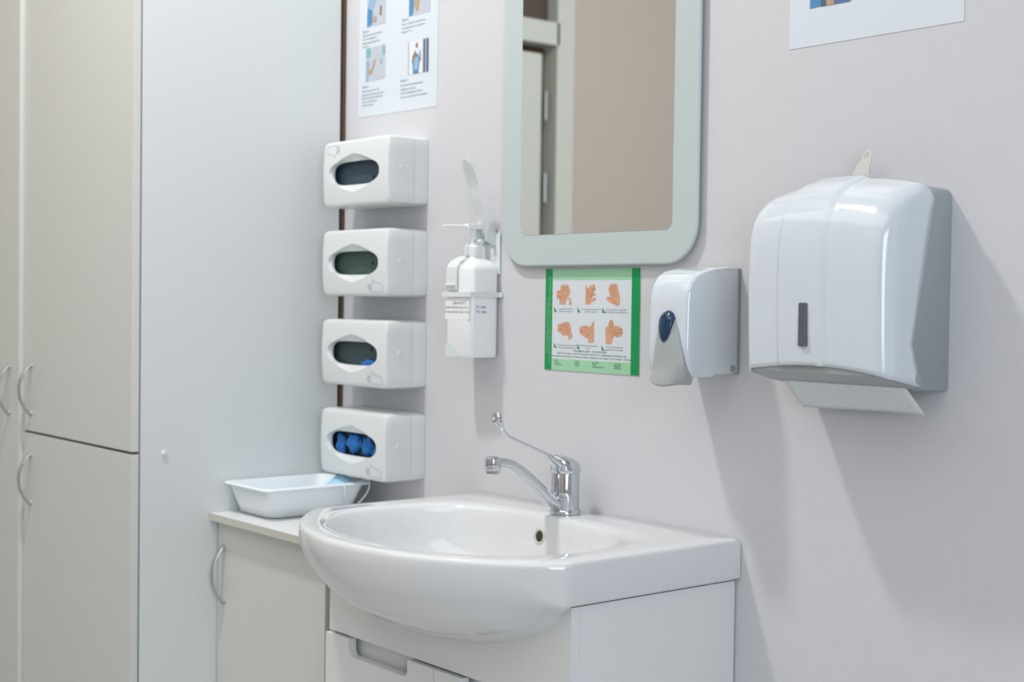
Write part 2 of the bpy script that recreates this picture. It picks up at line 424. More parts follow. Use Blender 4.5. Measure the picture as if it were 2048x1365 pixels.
# ------------------------------------------------------------------ faucet
FX, FY = -1.823, -0.057
f = thing('faucet', 'chrome single-hole mixer tap with a long looped elbow lever, on the washbasin', 'tap', (FX, FY, 0.876))
lathe('base_ring', (FX, FY, 0.876), [(0, 0), (0.0265, 0), (0.0272, 0.002), (0.0268, 0.006), (0.0248, 0.0085), (0, 0.0085)], M['chrome'], f, n=64)
lathe('body', (FX, FY, 0.884), [(0, 0), (0.0245, 0), (0.0245, 0.0215), (0.0238, 0.0220), (0.0238, 0.0230), (0.0245, 0.0235), (0.0245, 0.060), (0.0238, 0.0625), (0, 0.0625)], M['chrome'], f, n=64)
# cartridge head: dome leaning to the front
R = []
for i, (rs, z, sh) in enumerate([(0.3, 0.9470, 0), (0.0255, 0.9470, 0), (0.0262, 0.9478, 0), (0.0262, 0.953, 0), (0.0258, 0.958, 0.0005), (0.0246, 0.9635, 0.002), (0.0222, 0.9685, 0.0045), (0.0185, 0.9728, 0.0075), (0.013, 0.9762, 0.0115), (0.006, 0.978, 0.0155), (0.001, 0.9783, 0.017)]):
    if i == 0: rs = 0.001
    ring = []
    for k in range(48):
        a = 2*math.pi*k/48; dy = rs*math.sin(a)
        tilt = (-dy)*0.30*max(0, (z-0.955)/0.023) if z > 0.955 else 0
        stretch = 1.0 + (0.25 if math.sin(a) < 0 else 0)*max(0, (z-0.953)/0.02)
        ring.append((FX+rs*math.cos(a), FY+dy*stretch-sh, z+tilt*0.6))
    R.append(ring)
V, F = loops(R); obj('cap', V, F, M['chrome'], f, smooth=True, auto=0.8)
# lever: thin strap rising to a looped end
lp = [(FX, FY-0.020, 0.962), (FX, FY-0.036, 0.974), (FX, -0.105, 0.982), (FX, -0.138, 0.9955), (FX, -0.170, 1.0085), (FX, -0.190, 1.0185), (FX, -0.2015, 1.030), (FX, -0.2075, 1.041)]
def lw(t):
    if t < 0.12: return (0.017-0.04*t, 0.0085-0.02*t)
    if t < 0.3: return (0.0122-0.03*(t-0.12), 0.0061-0.018*(t-0.12))
    if t < 0.75: return (0.0068, 0.0028)
    return (0.0068+0.012*(t-0.75), 0.0028+0.006*(t-0.75))
lev = tube('lever', lp, lw, M['chrome'], f, n=20, k=8)
P = [(FX+0.0062*math.cos(a), -0.2110+0.002*math.sin(a), 1.0470+0.0062*math.sin(a)) for a in [2*math.pi*k/24 for k in range(25)]]
V, F = sweep_g([Vector(p) for p in P], lambda t: (0.0050, 0.0048), 12, side=Vector((0, 1, 0)))
obj('lever_loop', V, F, M['chrome'], lev, smooth=True, auto=1.2)
# spout: flattened tube rising from the body and bending down at the outlet
sp = [(FX, FY-0.010, 0.889), (FX, FY-0.034, 0.900), (FX, -0.115, 0.9205), (FX, -0.137, 0.9385), (FX, -0.159, 0.9555), (FX, -0.181, 0.9675), (FX, -0.203, 0.9725), (FX, -0.222, 0.9735)]
spo = tube('spout', sp, lambda t: (0.0125-0.001*t, 0.0105-0.0025*t), M['chrome'], f, n=24, k=8, sup=0.8)
lathe('outlet', (FX, -0.2175, 0.9545), [(0, 0.0), (0.0105, 0.0), (0.0118, 0.0015), (0.0118, 0.006), (0.0122, 0.0062), (0.0134, 0.008), (0.0136, 0.020), (0.0128, 0.0255), (0.0095, 0.0285), (0.004, 0.0295), (0, 0.0295)], M['chrome'], spo, n=36)

# ------------------------------------------------------------------ mirror
MX0, MX1, MZ0, MZ1 = -2.0605, -1.5665, 1.3035, 2.06
mi = thing('wall_mirror', 'tall mirror with rounded frosted glass border on the wall above the basin', 'mirror', (-1.805, -0.01, MZ0))
prism('backing', rrect(MX0+0.03, MX1-0.03, MZ0+0.03, MZ1-0.03, 0.03), 'y', -0.0005, -0.0062, M['mirror_back'], mi)
prism('frosted_border', rrect(MX0, MX1, MZ0, MZ1, 0.068, 16), 'y', -0.0062, -0.0135, M['frost'], mi, bevel=0.0035, seg=3)
ip = rrect(-2.0065, -1.6210, 1.3600, 2.0, 0.016, 8)
prism('mirror_glass', ip, 'y', -0.0134, -0.0140, M['mirror'], mi)

# ------------------------------------------------------------------ glove dispensers
GX0, GX1 = -2.556, -2.3125; GXC = (GX0+GX1)/2; WXC = -2.4365
HAND = [(0, .9), (.10, .62), (.36, .36), (.75, .22), (.78, -.62), (.2, -.72), (-.1, -.62), (-.25, -.50), (-.33, -.30), (-.36, -.05), (-.30, .20), (-.05, .30), (.05, .55)]
FINGERS = [[(-.32, .12), (-.02, .10)], [(-.36, -.08), (-.06, -.08)], [(-.34, -.26), (-.06, -.26)], [(-.24, -.44), (-.02, -.42)]]
def glove_box(zc, label, inner, flip, dot):
    h = 0.0685; g = thing('glove_dispenser', label, 'glove dispenser', (GXC, 0, zc-h), 'glove dispensers stacked on the wall beside the tall cabinet')
    def front_y(x, z): return -0.0925 - 0.0045*(1-((z-zc)/h)**2) - 0.002*(1-((x-GXC)/0.122)**2)
    N = 96
    def rr(ax, az, p, a, cx, cz, y):
        c_, s_ = math.cos(a), math.sin(a)
        R = (abs(c_/ax)**p + abs(s_/az)**p)**(-1/p)
        return (cx+R*c_, cz+R*s_)
    def lens(a):
        # pointed oval round the window
        c_, s_ = math.cos(a), math.sin(a)
        hx, hz = 0.0930, 0.0268
        R = (abs(c_/hx)**2.6 + abs(s_/hz)**2.6)**(-1/2.6)
        x, z = R*c_, R*s_
        z += math.copysign(0.0125*max(0, 1-(abs(x)/0.062))**0.8, s_) if abs(s_) > 0.05 else 0
        return (WXC+x, zc-0.0005+z)
    ang = [2*math.pi*(k+0.5)/N for k in range(N)]
    # back to front outer rings
    hw = (GX1-GX0)/2
    rings = []
    for y, dx, dz in ((-0.0005, 0.0012, 0.0005), (-0.030, 0.0008, 0.0), (-0.0335, 0.0015, 0.0), (-0.0345, 0.0026, 0.0008), (-0.0358, 0.0005, 0.0), (-0.080, 0.0, 0.0005), (-0.0885, 0.001, 0.0012)):
        rings.append([(lambda q: (q[0], y, q[1]))(rr(hw-dx, h-dz, 20, a, GXC, zc, y)) for a in ang])
    for ins, dy in ((0.0022, 0.0015), (0.0045, 0.0003), (0.009, 0.0)):
        ring = []
        for a in ang:
            x, z = rr(hw-ins, h-ins, 20, a, GXC, zc, 0); ring.append((x, front_y(x, z)+dy, z))
        rings.append(ring)
    o9 = rings[-1]; L = [lens(a) for a in ang]
    for fr in (0.5,):
        ring = []
        for p, q in zip(o9, L):
            x = p[0]+(q[0]-p[0])*fr; z = p[2]+(q[1]-p[2])*fr; ring.append((x, front_y(x, z), z))
        rings.append(ring)
    rings.append([(x, front_y(x, z), z) for x, z in L])
    hole = []
    for a in ang:
        c_, s_ = math.cos(a), math.sin(a); R = (abs(c_/0.0880)**3.6 + abs(s_/0.0240)**3.6)**(-1/3.6)
        hole.append((WXC+R*c_, zc-0.0005+R*s_))
    rings.append([((x*0.25+q[0]*0.75), front_y(x, z)+0.0062, (z*0.25+q[1]*0.75)) for (x, z), q in zip(L, hole)])
    rings.append([(x, front_y(x, z)+0.0078, z) for x, z in hole])
    rings.append([(x, front_y(x, z)+0.0125, z) for x, z in hole])
    V, F = loops(rings, cap0=False, cap1=False)
    obj('housing', V, F, M['plastic'], g, smooth=True, auto=0.55)
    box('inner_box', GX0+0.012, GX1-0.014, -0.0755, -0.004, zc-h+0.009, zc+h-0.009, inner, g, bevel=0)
    if dot:
        lathe('screw_hole', (WXC+dot[0], -0.0757, zc+dot[1]), [(0.0035, 0.0), (0.0035, -0.0006), (0.0, -0.0006)], M['black'], g, n=16, axis='y')
    lathe('side_button', (GX1, -0.063, zc+0.001), [(0.0078, -0.002), (0.0078, 0.0002), (0.0074, 0.0010), (0.0064, 0.0010), (0.0060, 0.0003), (0.0, 0.0003)], M['plastic'], g, n=24, axis='x')
    # printed hand outline
    sx = 0.045; sz = 0.0165; ccx, ccz = (-2.365, zc-0.0475); fl = 1
    if flip: ccx, ccz, fl = (-2.505, zc+0.0475, -1)
    def line_strip(pts, wd):
        parts = []
        for a, b in zip(pts, pts[1:]):
            a = Vector((ccx+a[0]*sx*fl, ccz+a[1]*sz*fl)); b = Vector((ccx+b[0]*sx*fl, ccz+b[1]*sz*fl))
            n = (b-a).orthogonal().normalized()*wd; q = [a+n, b+n, b-n, a-n]
            parts.append(([(p.x, front_y(p.x, p.y)-0.0004, p.y) for p in q], [(0, 1, 2, 3)]))
        return parts
    parts = line_strip(HAND+[HAND[0]], 0.00045)
    for fg in FINGERS: parts += line_strip(fg, 0.0005)
    V, F = merge(parts); obj('hand_print', V, F, M['iconblue'], g)
    return g
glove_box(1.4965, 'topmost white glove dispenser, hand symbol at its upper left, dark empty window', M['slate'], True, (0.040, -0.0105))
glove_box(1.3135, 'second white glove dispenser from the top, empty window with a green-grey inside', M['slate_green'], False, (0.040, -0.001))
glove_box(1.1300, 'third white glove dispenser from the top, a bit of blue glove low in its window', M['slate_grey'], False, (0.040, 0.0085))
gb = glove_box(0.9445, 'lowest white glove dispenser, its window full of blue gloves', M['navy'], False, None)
def glove(name, c, s, seed, label, group=None):
    bm = bmesh.new(); bmesh.ops.create_icosphere(bm, subdivisions=4, radius=1)
    for v in bm.verts:
        p = v.co.copy(); k = 1 + 0.30*noise.noise(p*1.6+Vector((seed, 0, 0))) + 0.16*noise.noise(p*4+Vector((0, seed, 0)))
        rid = 0.10*math.sin(7*p.x+5*p.z+3*noise.noise(p*2+Vector((seed, 1, 2))))
        v.co = Vector((p.x*s[0], p.y*s[1], p.z*s[2]))*(k+rid)
    V = [tuple(v.co+Vector(c)) for v in bm.verts]; F = [tuple(q.index for q in fc.verts) for fc in bm.faces]; bm.free()
    o = obj(name, V, F, M['glove'], smooth=True, auto=3.1); tag(o, label, 'glove', group); return o
glove('nitrile_glove', (-2.497, -0.0795, 0.939), (0.015, 0.008, 0.022), 1.3, 'crumpled blue glove at the left end of the lowest dispenser window', 'blue gloves in the lowest dispenser')
glove('nitrile_glove', (-2.4505, -0.0790, 0.9445), (0.021, 0.009, 0.020), 5.1, 'rolled blue glove in the middle of the lowest dispenser window', 'blue gloves in the lowest dispenser')
glove('nitrile_glove', (-2.4050, -0.0770, 0.940), (0.018, 0.006, 0.021), 9.4, 'dark shaded blue glove right of centre in the lowest dispenser window', 'blue gloves in the lowest dispenser')
glove('nitrile_glove', (-2.3675, -0.0800, 0.931), (0.011, 0.007, 0.013), 2.2, 'small bright blue glove tip at the right end of the lowest dispenser window', 'blue gloves in the lowest dispenser')
glove('nitrile_glove', (-2.398, -0.0800, 1.108), (0.026, 0.006, 0.0085), 3.7, 'last blue glove lying at the bottom of the third dispenser window')

# ------------------------------------------------------------------ plastic tray, mask
def rr3(x0, x1, y0, y1, z, r, n=6): return [(a, b, z) for a, b in rrect(x0, x1, y0, y1, r, n)]
TX0, TX1, TY0, TY1 = -2.618, -2.438, -0.292, -0.040
def tr(i, z, r): return rr3(TX0+i*0.45, TX1-i, TY0+i, TY1-i, z, r)
rg = [tr(0.034, 0.8012, 0.022), tr(0.028, 0.8028, 0.026), tr(0.022, 0.820, 0.024), tr(0.012, 0.852, 0.020), tr(0.011, 0.8585, 0.020), tr(0.001, 0.8585, 0.016), tr(0.0, 0.8610, 0.016), tr(0.002, 0.8635, 0.016),
      tr(0.0105, 0.8638, 0.019), tr(0.0135, 0.8600, 0.019), tr(0.024, 0.822, 0.022), tr(0.030, 0.8065, 0.022), tr(0.036, 0.8045, 0.02)]
V, F = loops(rg); tray = obj('plastic_tray', V, F, M['tray'], smooth=True, auto=1.2)
tag(tray, 'pale blue-white rectangular plastic tray on the low cupboard', 'tray')
mk = thing('face_mask', 'light blue disposable face mask in the tray, white ear loop hanging out', 'mask', (-2.50, -0.11, 0.806))
R = []
for i in range(13):
    v = i/12; row = []
    for j in range(19):
        u = j/18; x = -2.548 + 0.088*u; y = -0.150 + 0.078*v
        z = 0.822 + 0.032*v + 0.022*math.sin(math.pi*u)*v + 0.004*math.sin(12*math.pi*v)
        row.append((x, y, z))
    R.append(row)
V, F = loops(R, closed=False, cap0=False, cap1=False)
mo = obj('mask_sheet', V, F, M['mask'], mk, smooth=True, auto=3)
sm = mo.modifiers.new('s', 'SOLIDIFY'); sm.thickness = 0.002
tube('ear_loop', [(-2.460, -0.105, 0.858), (-2.444, -0.112, 0.8665), (-2.4345, -0.113, 0.860), (-2.436, -0.110, 0.840), (-2.446, -0.098, 0.822), (-2.446, -0.085, 0.815), (-2.442, -0.070, 0.824), (-2.4345, -0.056, 0.845), (-2.4345, -0.052, 0.862), (-2.443, -0.052, 0.868), (-2.462, -0.064, 0.862)], 0.0014, M['elastic'], mk, n=8)

# ------------------------------------------------------------------ elbow dispenser
BX0, BX1 = -2.1585, -2.0785; BXC = (BX0+BX1)/2
e = thing('elbow_dispenser', 'white elbow-operated sanitiser dispenser with raised lever, left of the mirror', 'dispenser', (BXC, -0.02, 1.13))
# wall bracket plate with triangular cut-out
zt = 1.378
V, F = merge([prism_g([(-2.126, 1.29), (BX1+0.001, 1.29), (BX1+0.001, zt-0.012), (BX1-0.004, zt-0.003), (BX1-0.012, zt), (-2.126, zt)], 'y', -0.0045, -0.0012)])
bp = obj('wall_plate', V, F, M['bracket'], e)
prism('plate_hole', [(-2.098, 1.325), (-2.090, 1.348), (-2.083, 1.325)], 'y', -0.0045, -0.0049, M['ring'], bp)
lathe('screw', (BX1-0.006, -0.0046, zt-0.006), [(0.0038, 0), (0.0034, -0.0022), (0, -0.0026)], M['satin'], bp, n=16, axis='y')
# cheeks that carry the lever
for xx in (-2.123, -2.0935):
    prism('cheek', [(-0.003, 1.342), (-0.003, zt), (-0.012, zt+0.004), (-0.026, zt-0.004), (-0.026, 1.352)], 'x', xx, xx+0.0022, M['bracket'], e)
lathe('roller', (-2.127, -0.030, 1.3505), [(0, 0), (0.0045, 0), (0.0045, 0.030), (0, 0.030)], M['plastic'], e, n=20, axis='x')
# bottle
def bring(i, z, r): return rr3(BX0+i, BX1-i, -0.0705+i, -0.0012-i*0.3, z, r, 6)
def neck(r, z): 
    n = len(bring(0, 0, 0.01)); out = []
    base = bring(0, 0, 0.012)
    for p in base:
        a = math.atan2(p[1]+0.038, p[0]-(BXC+0.002)); out.append((BXC+0.002+r*math.cos(a), -0.038+r*math.sin(a), z))
    return out
rg = [bring(0.008, 1.1330, 0.008), bring(0.002, 1.1345, 0.012), bring(0, 1.140, 0.013), bring(0, 1.296, 0.013), bring(0.0018, 1.303, 0.013), bring(0.006, 1.3085, 0.013), bring(0.016, 1.3155, 0.010), neck(0.0150, 1.3200), neck(0.0148, 1.324)]
V, F = loops(rg); bt = obj('bottle', V, F, M['bottle'], e, smooth=True, auto=0.9)
lathe('bottle_cap', (BXC+0.002, -0.038, 1.3238), [(0, 0), (0.0148, 0), (0.0152, 0.0015), (0.0150, 0.017), (0.0135, 0.0185), (0.0112, 0.0195), (0.0108, 0.024), (0, 0.0245)], M['bottle'], e, n=32)
lathe('pump_stem', (BXC+0.002, -0.038, 1.346), [(0, 0), (0.0030, 0), (0.0030, 0.030), (0, 0.030)], M['bottle'], e, n=14)
pump = obj('pump_head', *merge([prism_g([(-0.018, 1.3735), (-0.018, 1.3850), (-0.054, 1.3835), (-0.054, 1.3735)], 'x', BXC-0.005, BXC+0.009)]), M['bottle'], e, bevel=0.0018)
tube('nozzle', [(BXC+0.002, -0.052, 1.3787), (BXC+0.002, -0.080, 1.3785), (BXC+0.002, -0.102, 1.3775), (BXC+0.002, -0.108, 1.3765)], lambda t: (0.0030-0.0012*t, 0.0030-0.0012*t), M['bottle'], pump, n=12, k=4)
# strap over the shoulder and the clamp band
def strap_x(px0, px1):
    prof = [(-0.018, 1.3240), (-0.034, 1.3255), (-0.050, 1.3215), (-0.066, 1.3135), (-0.0745, 1.302), (-0.0755, 1.290), (-0.0755, 1.262), (-0.074, 1.2585)]
    back = [(y+0.0030, z-0.0020) for y, z in prof][::-1]
    return prism_g(prof+back, 'x', px0, px1)
V, F = strap_x(-2.148, -2.1165); st = obj('shoulder_strap', V, F, M['bracket'], e)
box('strap_lip', -2.147, -2.1195, -0.0790, -0.0750, 1.2665, 1.2715, M['bracket'], st, bevel=0.0015)
o_ = [(BX0-0.003, -0.001), (BX0-0.003, -0.0740), (BX1+0.003, -0.0740), (BX1+0.003, -0.001)]
V, F = merge([boxg(BX0-0.004, BX1+0.004, -0.0745, -0.0712, 1.2465, 1.2560), boxg(BX0-0.004, BX0-0.0008, -0.0712, -0.001, 1.2465, 1.2560), boxg(BX1+0.0008, BX1+0.004, -0.0712, 0-0.0005, 1.2465, 1.2560), boxg(BX1+0.0008, BX1+0.009, -0.0045, -0.0008, 1.2465, 1.2560)])
obj('clamp_band', V, F, M['plastic'], e)
# level window cut in the front foot
prism('level_window', [(BX0+0.004, 1.1345), (BX0+0.004, 1.158), (BX0+0.024, 1.158), (BX0+0.032, 1.153), (BX0+0.036, 1.145), (BX0+0.040, 1.1365), (BX0+0.05, 1.1345)], 'y', -0.0709, -0.0706, mat('bottle_window', (0.66, 0.71, 0.73), 0.3), bt)
# lever
def levrow(y, z, w, x): return (y, z, w, x)
LX = -2.106
rows = [(-0.005, 1.352, .0100), (-0.012, 1.368, .0105), (-0.018, 1.385, .0110), (-0.024, 1.402, .0110), (-0.030, 1.418, .0110), (-0.0345, 1.432, .0110), (-0.037, 1.442, .0112), (-0.0385, 1.450, .0116), (-0.042, 1.460, .0122), (-0.0475, 1.473, .0126), (-0.053, 1.4855, .0120), (-0.058, 1.496, .0095), (-0.0605, 1.502, .0060), (-0.0615, 1.504, .0020)]
P = [Vector((LX, y-0.006, z)) for y, z, w_ in rows]; W = [r_[2]*1.28 for r_ in rows]
def lwid(t):
    k = t*(len(W)-1); i = min(int(k), len(W)-2); return (W[i]+(W[i+1]-W[i])*(k-i), 0.0012)
V, F = sweep_g(P, lwid, 12); obj('elbow_lever', V, F, M['bracket'], e, smooth=True, auto=0.9)
y = -0.0707
prism('label', rrect(BX0+0.002, BX1-0.004, 1.204, 1.2415, 0.0015, 2), 'y', -0.0704, y, M['bottle'], bt)
for tx_, x_, z_, sz_ in (('Деззасіб С', BXC-0.014, 1.2330, 0.0078), ('гієна обробка рук 3 мл –', BX0+0.003, 1.2250, 0.0063), ('гічна обробка рук 10 мл –', BX0+0.003, 1.2165, 0.0063)):
    printed('label_text', [(tx_, x_, z_, sz_, y-0.0003, 'LEFT', 0)], M['ink'], bt)
# the amounts run on round the corner, on the side face
def side_text(s, yy, z, size):
    V, F = text_g([(s, 0, 0, size, 0, 'LEFT', 0)]); return [(BX1+0.0003, yy+v[0], z+v[2]) for v in V], F
V, F = merge([side_text('30 сек', -0.0585, 1.2255, 0.0085), side_text('90 сек', -0.0575, 1.2165, 0.0085)])
obj('side_text', V, F, M['ink_blue'], bt)

# ------------------------------------------------------------------ green hand-washing card
gc = obj('instruction_card', *prism_g([(-1.9472, 1.1176), (-1.7046, 1.1176), (-1.7046, 1.2985), (-1.9472, 1.2985)], 'y', -0.0002, -0.0012), M['card'])
tag(gc, 'green-edged hand washing instruction card with six drawn hands, under the mirror', 'card')
def patch(name, pts, y, m, parent): return obj(name, [(a, y, b) for a, b in pts], [tuple(range(len(pts)))], m, parent)
def rect(a, b, c, d): return [(a, c), (b, c), (b, d), (a, d)]
patch('green_stripe', rect(-1.9472, -1.9283, 1.1176, 1.2985), -0.0015, M['green'], gc)
patch('green_stripe', rect(-1.7249, -1.7046, 1.1176, 1.2985), -0.0015, M['green'], gc)
patch('header_field', rect(-1.9283, -1.7249, 1.2787, 1.2985), -0.0014, M['lightgreen'], gc)
patch('footer_field', rect(-1.9283, -1.7249, 1.1176, 1.1380), -0.0014, M['lightgreen'], gc)
HANDS = [
[(-1.9161, 1.2454), (-1.9169, 1.2593), (-1.9066, 1.2609), (-1.9063, 1.2691), (-1.9018, 1.2683), (-1.8999, 1.272), (-1.8957, 1.2711), (-1.8964, 1.2675), (-1.8896, 1.2707), (-1.8852, 1.2694), (-1.8833, 1.2634), (-1.8796, 1.2602), (-1.8819, 1.2537), (-1.8866, 1.2488), (-1.889, 1.2447), (-1.8926, 1.2406), (-1.8942, 1.2349), (-1.9092, 1.2356), (-1.9082, 1.2446)],
[(-1.8861, 1.2472), (-1.8798, 1.2472), (-1.8772, 1.24), (-1.8751, 1.2345), (-1.8834, 1.2347), (-1.8828, 1.2415)],
[(-1.8406, 1.2363), (-1.8402, 1.2707), (-1.8366, 1.2675), (-1.8353, 1.2627), (-1.8295, 1.2675), (-1.8248, 1.2704), (-1.8167, 1.2707), (-1.8165, 1.2659), (-1.8141, 1.2628), (-1.8175, 1.258), (-1.8203, 1.2548), (-1.8128, 1.2548), (-1.8139, 1.2525), (-1.8232, 1.25), (-1.8255, 1.2468), (-1.8138, 1.2477), (-1.813, 1.2445), (-1.823, 1.2405), (-1.83, 1.2361)],
[(-1.7879, 1.2479), (-1.7838, 1.2499), (-1.7769, 1.2487), (-1.7793, 1.255), (-1.7835, 1.266), (-1.7795, 1.2644), (-1.779, 1.2715), (-1.7739, 1.2691), (-1.7724, 1.273), (-1.7683, 1.2715), (-1.7615, 1.2719), (-1.7592, 1.266), (-1.7567, 1.2582), (-1.7531, 1.2473), (-1.754, 1.2372), (-1.7584, 1.234), (-1.7664, 1.2363), (-1.7778, 1.2393), (-1.7848, 1.244)],
[(-1.9127, 1.1995), (-1.9028, 1.2006), (-1.8967, 1.2036), (-1.8918, 1.2032), (-1.8911, 1.2057), (-1.8844, 1.2042), (-1.8787, 1.1994), (-1.8768, 1.1898), (-1.8755, 1.1849), (-1.8725, 1.1802), (-1.8765, 1.1752), (-1.8825, 1.1726), (-1.8846, 1.179), (-1.89, 1.181), (-1.8986, 1.1794), (-1.9049, 1.1842), (-1.9124, 1.1873)],
[(-1.8545, 1.1959), (-1.8445, 1.1983), (-1.8374, 1.1991), (-1.8291, 1.1965), (-1.8256, 1.1974), (-1.8222, 1.2038), (-1.8169, 1.2087), (-1.8174, 1.1992), (-1.8165, 1.1897), (-1.8174, 1.1697), (-1.8308, 1.1693), (-1.8317, 1.1762), (-1.8393, 1.1779), (-1.8465, 1.1817), (-1.8538, 1.1839)],
[(-1.7872, 1.1967), (-1.7815, 1.2), (-1.7783, 1.2087), (-1.7726, 1.2104), (-1.7675, 1.205), (-1.7667, 1.1995), (-1.7611, 1.2007), (-1.752, 1.1983), (-1.7456, 1.1953), (-1.745, 1.1883), (-1.7494, 1.1828), (-1.7584, 1.181), (-1.767, 1.1831), (-1.7696, 1.1767), (-1.7728, 1.168), (-1.7872, 1.1686), (-1.7868, 1.1794), (-1.7886, 1.1872)]]
for hnd in HANDS: patch('hand_drawing', hnd, -0.0015, M['skin'], gc)
def thin(pts, wd, y):
    parts = []
    for a, b in zip(pts, pts[1:]):
        a = Vector(a); b = Vector(b); n = (b-a).orthogonal().normalized()*wd
        parts.append(([(p.x, y, p.y) for p in (a+n, b+n, b-n, a-n)], [(0, 1, 2, 3)]))
    return parts
LN = [[(-1.906, 1.261), (-1.898, 1.251), (-1.890, 1.246)], [(-1.901, 1.268), (-1.895, 1.259)], [(-1.896, 1.267), (-1.891, 1.258)], [(-1.889, 1.269), (-1.887, 1.258)], [(-1.916, 1.250), (-1.906, 1.250), (-1.899, 1.244)],
      [(-1.835, 1.262), (-1.834, 1.240)], [(-1.829, 1.266), (-1.829, 1.252)], [(-1.818, 1.266), (-1.826, 1.252)], [(-1.819, 1.254), (-1.829, 1.248)],
      [(-1.779, 1.270), (-1.773, 1.250)], [(-1.772, 1.271), (-1.768, 1.252)], [(-1.766, 1.271), (-1.763, 1.252)], [(-1.781, 1.248), (-1.769, 1.243), (-1.762, 1.238)],
      [(-1.912, 1.192), (-1.898, 1.190), (-1.885, 1.184)], [(-1.904, 1.200), (-1.890, 1.194), (-1.881, 1.186)], [(-1.893, 1.203), (-1.884, 1.196)],
      [(-1.853, 1.190), (-1.840, 1.187), (-1.830, 1.180)], [(-1.845, 1.197), (-1.834, 1.192), (-1.828, 1.182)], [(-1.826, 1.197), (-1.822, 1.186)],
      [(-1.776, 1.208), (-1.776, 1.190), (-1.771, 1.184)], [(-1.770, 1.207), (-1.772, 1.192)], [(-1.747, 1.194), (-1.760, 1.193), (-1.770, 1.186)], [(-1.746, 1.188), (-1.758, 1.188), (-1.768, 1.183)]]
V, F = merge([p for l in LN for p in thin(l, 0.00035, -0.0018)]); obj('hand_lines', V, F, M['skin_line'], gc, kind='stuff')
TR = [(-1.9231, 1.2215), (-1.8606, 1.2216), (-1.7970, 1.2217), (-1.9224, 1.1574), (-1.8604, 1.1576), (-1.7973, 1.1566)]
for i, (a, b) in enumerate(TR):
    tr_ = patch('step_triangle', [(a, b), (a+0.0083, b), (a, b+0.0094)], -0.0015, M['green'], gc)
    printed('step_number', [(str(i+1), a+0.0014, b+0.0008, 0.0052, -0.0018, 'LEFT', 0)], M['card'], tr_)
y = -0.0016; s = 0.0036
CAP = [('Долоня об долоню та', -1.8911, 1.2262), ('зап’ясток об зап’ясток', -1.8911, 1.2218), ('права долоня на лівий тильний бік', -1.8255, 1.2265), ('кисті рук і навпаки', -1.8255, 1.2221), ('Долоня об долоню зі схрещеними', -1.7617, 1.2266), ('та розчепіреними пальцями рук', -1.7617, 1.2222),
       ('Тильний бік зігнутих пальців', -1.8880, 1.1616), ('об протилежну долоню рук', -1.8880, 1.1573), ('Обертальне тертя великих', -1.8315, 1.1627), ('пальців', -1.8315, 1.1582), ('На кінець обертальними', -1.7655, 1.1622), ('рухами втерти в долоню', -1.7655, 1.1576)]
for a, b, c in CAP: printed('caption', [(a, b, c, s if len(a) < 30 else s*0.85, y, 'CENTER', 0)], M['ink'], gc)
printed('dosage_text', [('На ділянки шкіри – час експозиції:', -1.8265, 1.1522, 0.0052, y, 'CENTER', 0), ('Засіб 500 мл насос, Засіб 1000 мл/літр, Засіб 100 мл, спеціально або дозатор сам,', -1.8240, 1.1470, 0.0046, y, 'CENTER', 0), ('Повторюйте кожний крок п’ять разів до повного втирання засобу у шкіру. Рухи зі сторони – 5 повторів', -1.8250, 1.1418, 0.0041, y, 'CENTER', 0),
    ('Київ:', -1.9200, 1.1340, 0.0042, y, 'LEFT', 0), ('Луцьк:', -1.9199, 1.1302, 0.0042, y, 'LEFT', 0), ('Житомир:', -1.9198, 1.1263, 0.0042, y, 'LEFT', 0), ('Львів:', -1.8659, 1.1338, 0.0042, y, 'LEFT', 0), ('Одеса:', -1.8658, 1.1301, 0.0042, y, 'LEFT', 0), ('Суми:', -1.8657, 1.1265, 0.0042, y, 'LEFT', 0),
    ('Полтава:', -1.8206, 1.1337, 0.0042, y, 'LEFT', 0), ('Рівне:', -1.8206, 1.1301, 0.0042, y, 'LEFT', 0), ('Хмельницький:', -1.8205, 1.1261, 0.0042, y, 'LEFT', 0), ('Ужгород:', -1.7659, 1.1332, 0.0042, y, 'LEFT', 0), ('Вінниця:', -1.7658, 1.1296, 0.0042, y, 'LEFT', 0), ('Чернівці:', -1.7657, 1.1262, 0.0042, y, 'LEFT', 0)], M['ink_green'], gc)
printed('side_lettering', [('гігієнічна антисептика шкіри рук за схемою – рівномірно втирати засіб', -1.9325, 1.130, 0.0045, y-0.0002, 'LEFT', 1), ('спеціальна обробка рук медичного персоналу', -1.9385, 1.145, 0.0045, y-0.0002, 'LEFT', 1)], M['ink_pale'], gc)

# ------------------------------------------------------------------ wall posters
def photo(parent, x0, x1, z0, z1, polys, y=-0.0010):
    b = patch('photo_print', rect(x0, x1, z0, z1), y, flat('photo_pale', (0.50, 0.54, 0.60)), parent)
    for i, (c, pts) in enumerate(polys):
        patch('photo_detail', [(x0+(x1-x0)*a, z0+(z1-z0)*b_) for a, b_ in pts], y-0.0003-0.0001*i, flat(*c), b)
BL = ('photo_blue', (0.08, 0.25, 0.46)); LB = ('photo_light_blue', (0.28, 0.44, 0.60)); TE = ('photo_teal', (0.20, 0.45, 0.48)); SK = ('photo_skin', (0.50, 0.32, 0.19)); DK = ('photo_dark', (0.07, 0.12, 0.20)); WH = ('photo_white', (0.74, 0.77, 0.80)); GB = ('photo_grey_blue', (0.36, 0.46, 0.56)); BR = ('photo_brown', (0.30, 0.18, 0.12))
pl = obj('wall_poster', *prism_g([(-2.5705, 1.6265), (-2.2867, 1.6245), (-2.2830, 2.03), (-2.5640, 2.03)], 'y', -0.0002, -0.0007), M['paper'])
tag(pl, 'white poster of four small captioned photographs, above the glove dispensers', 'poster')
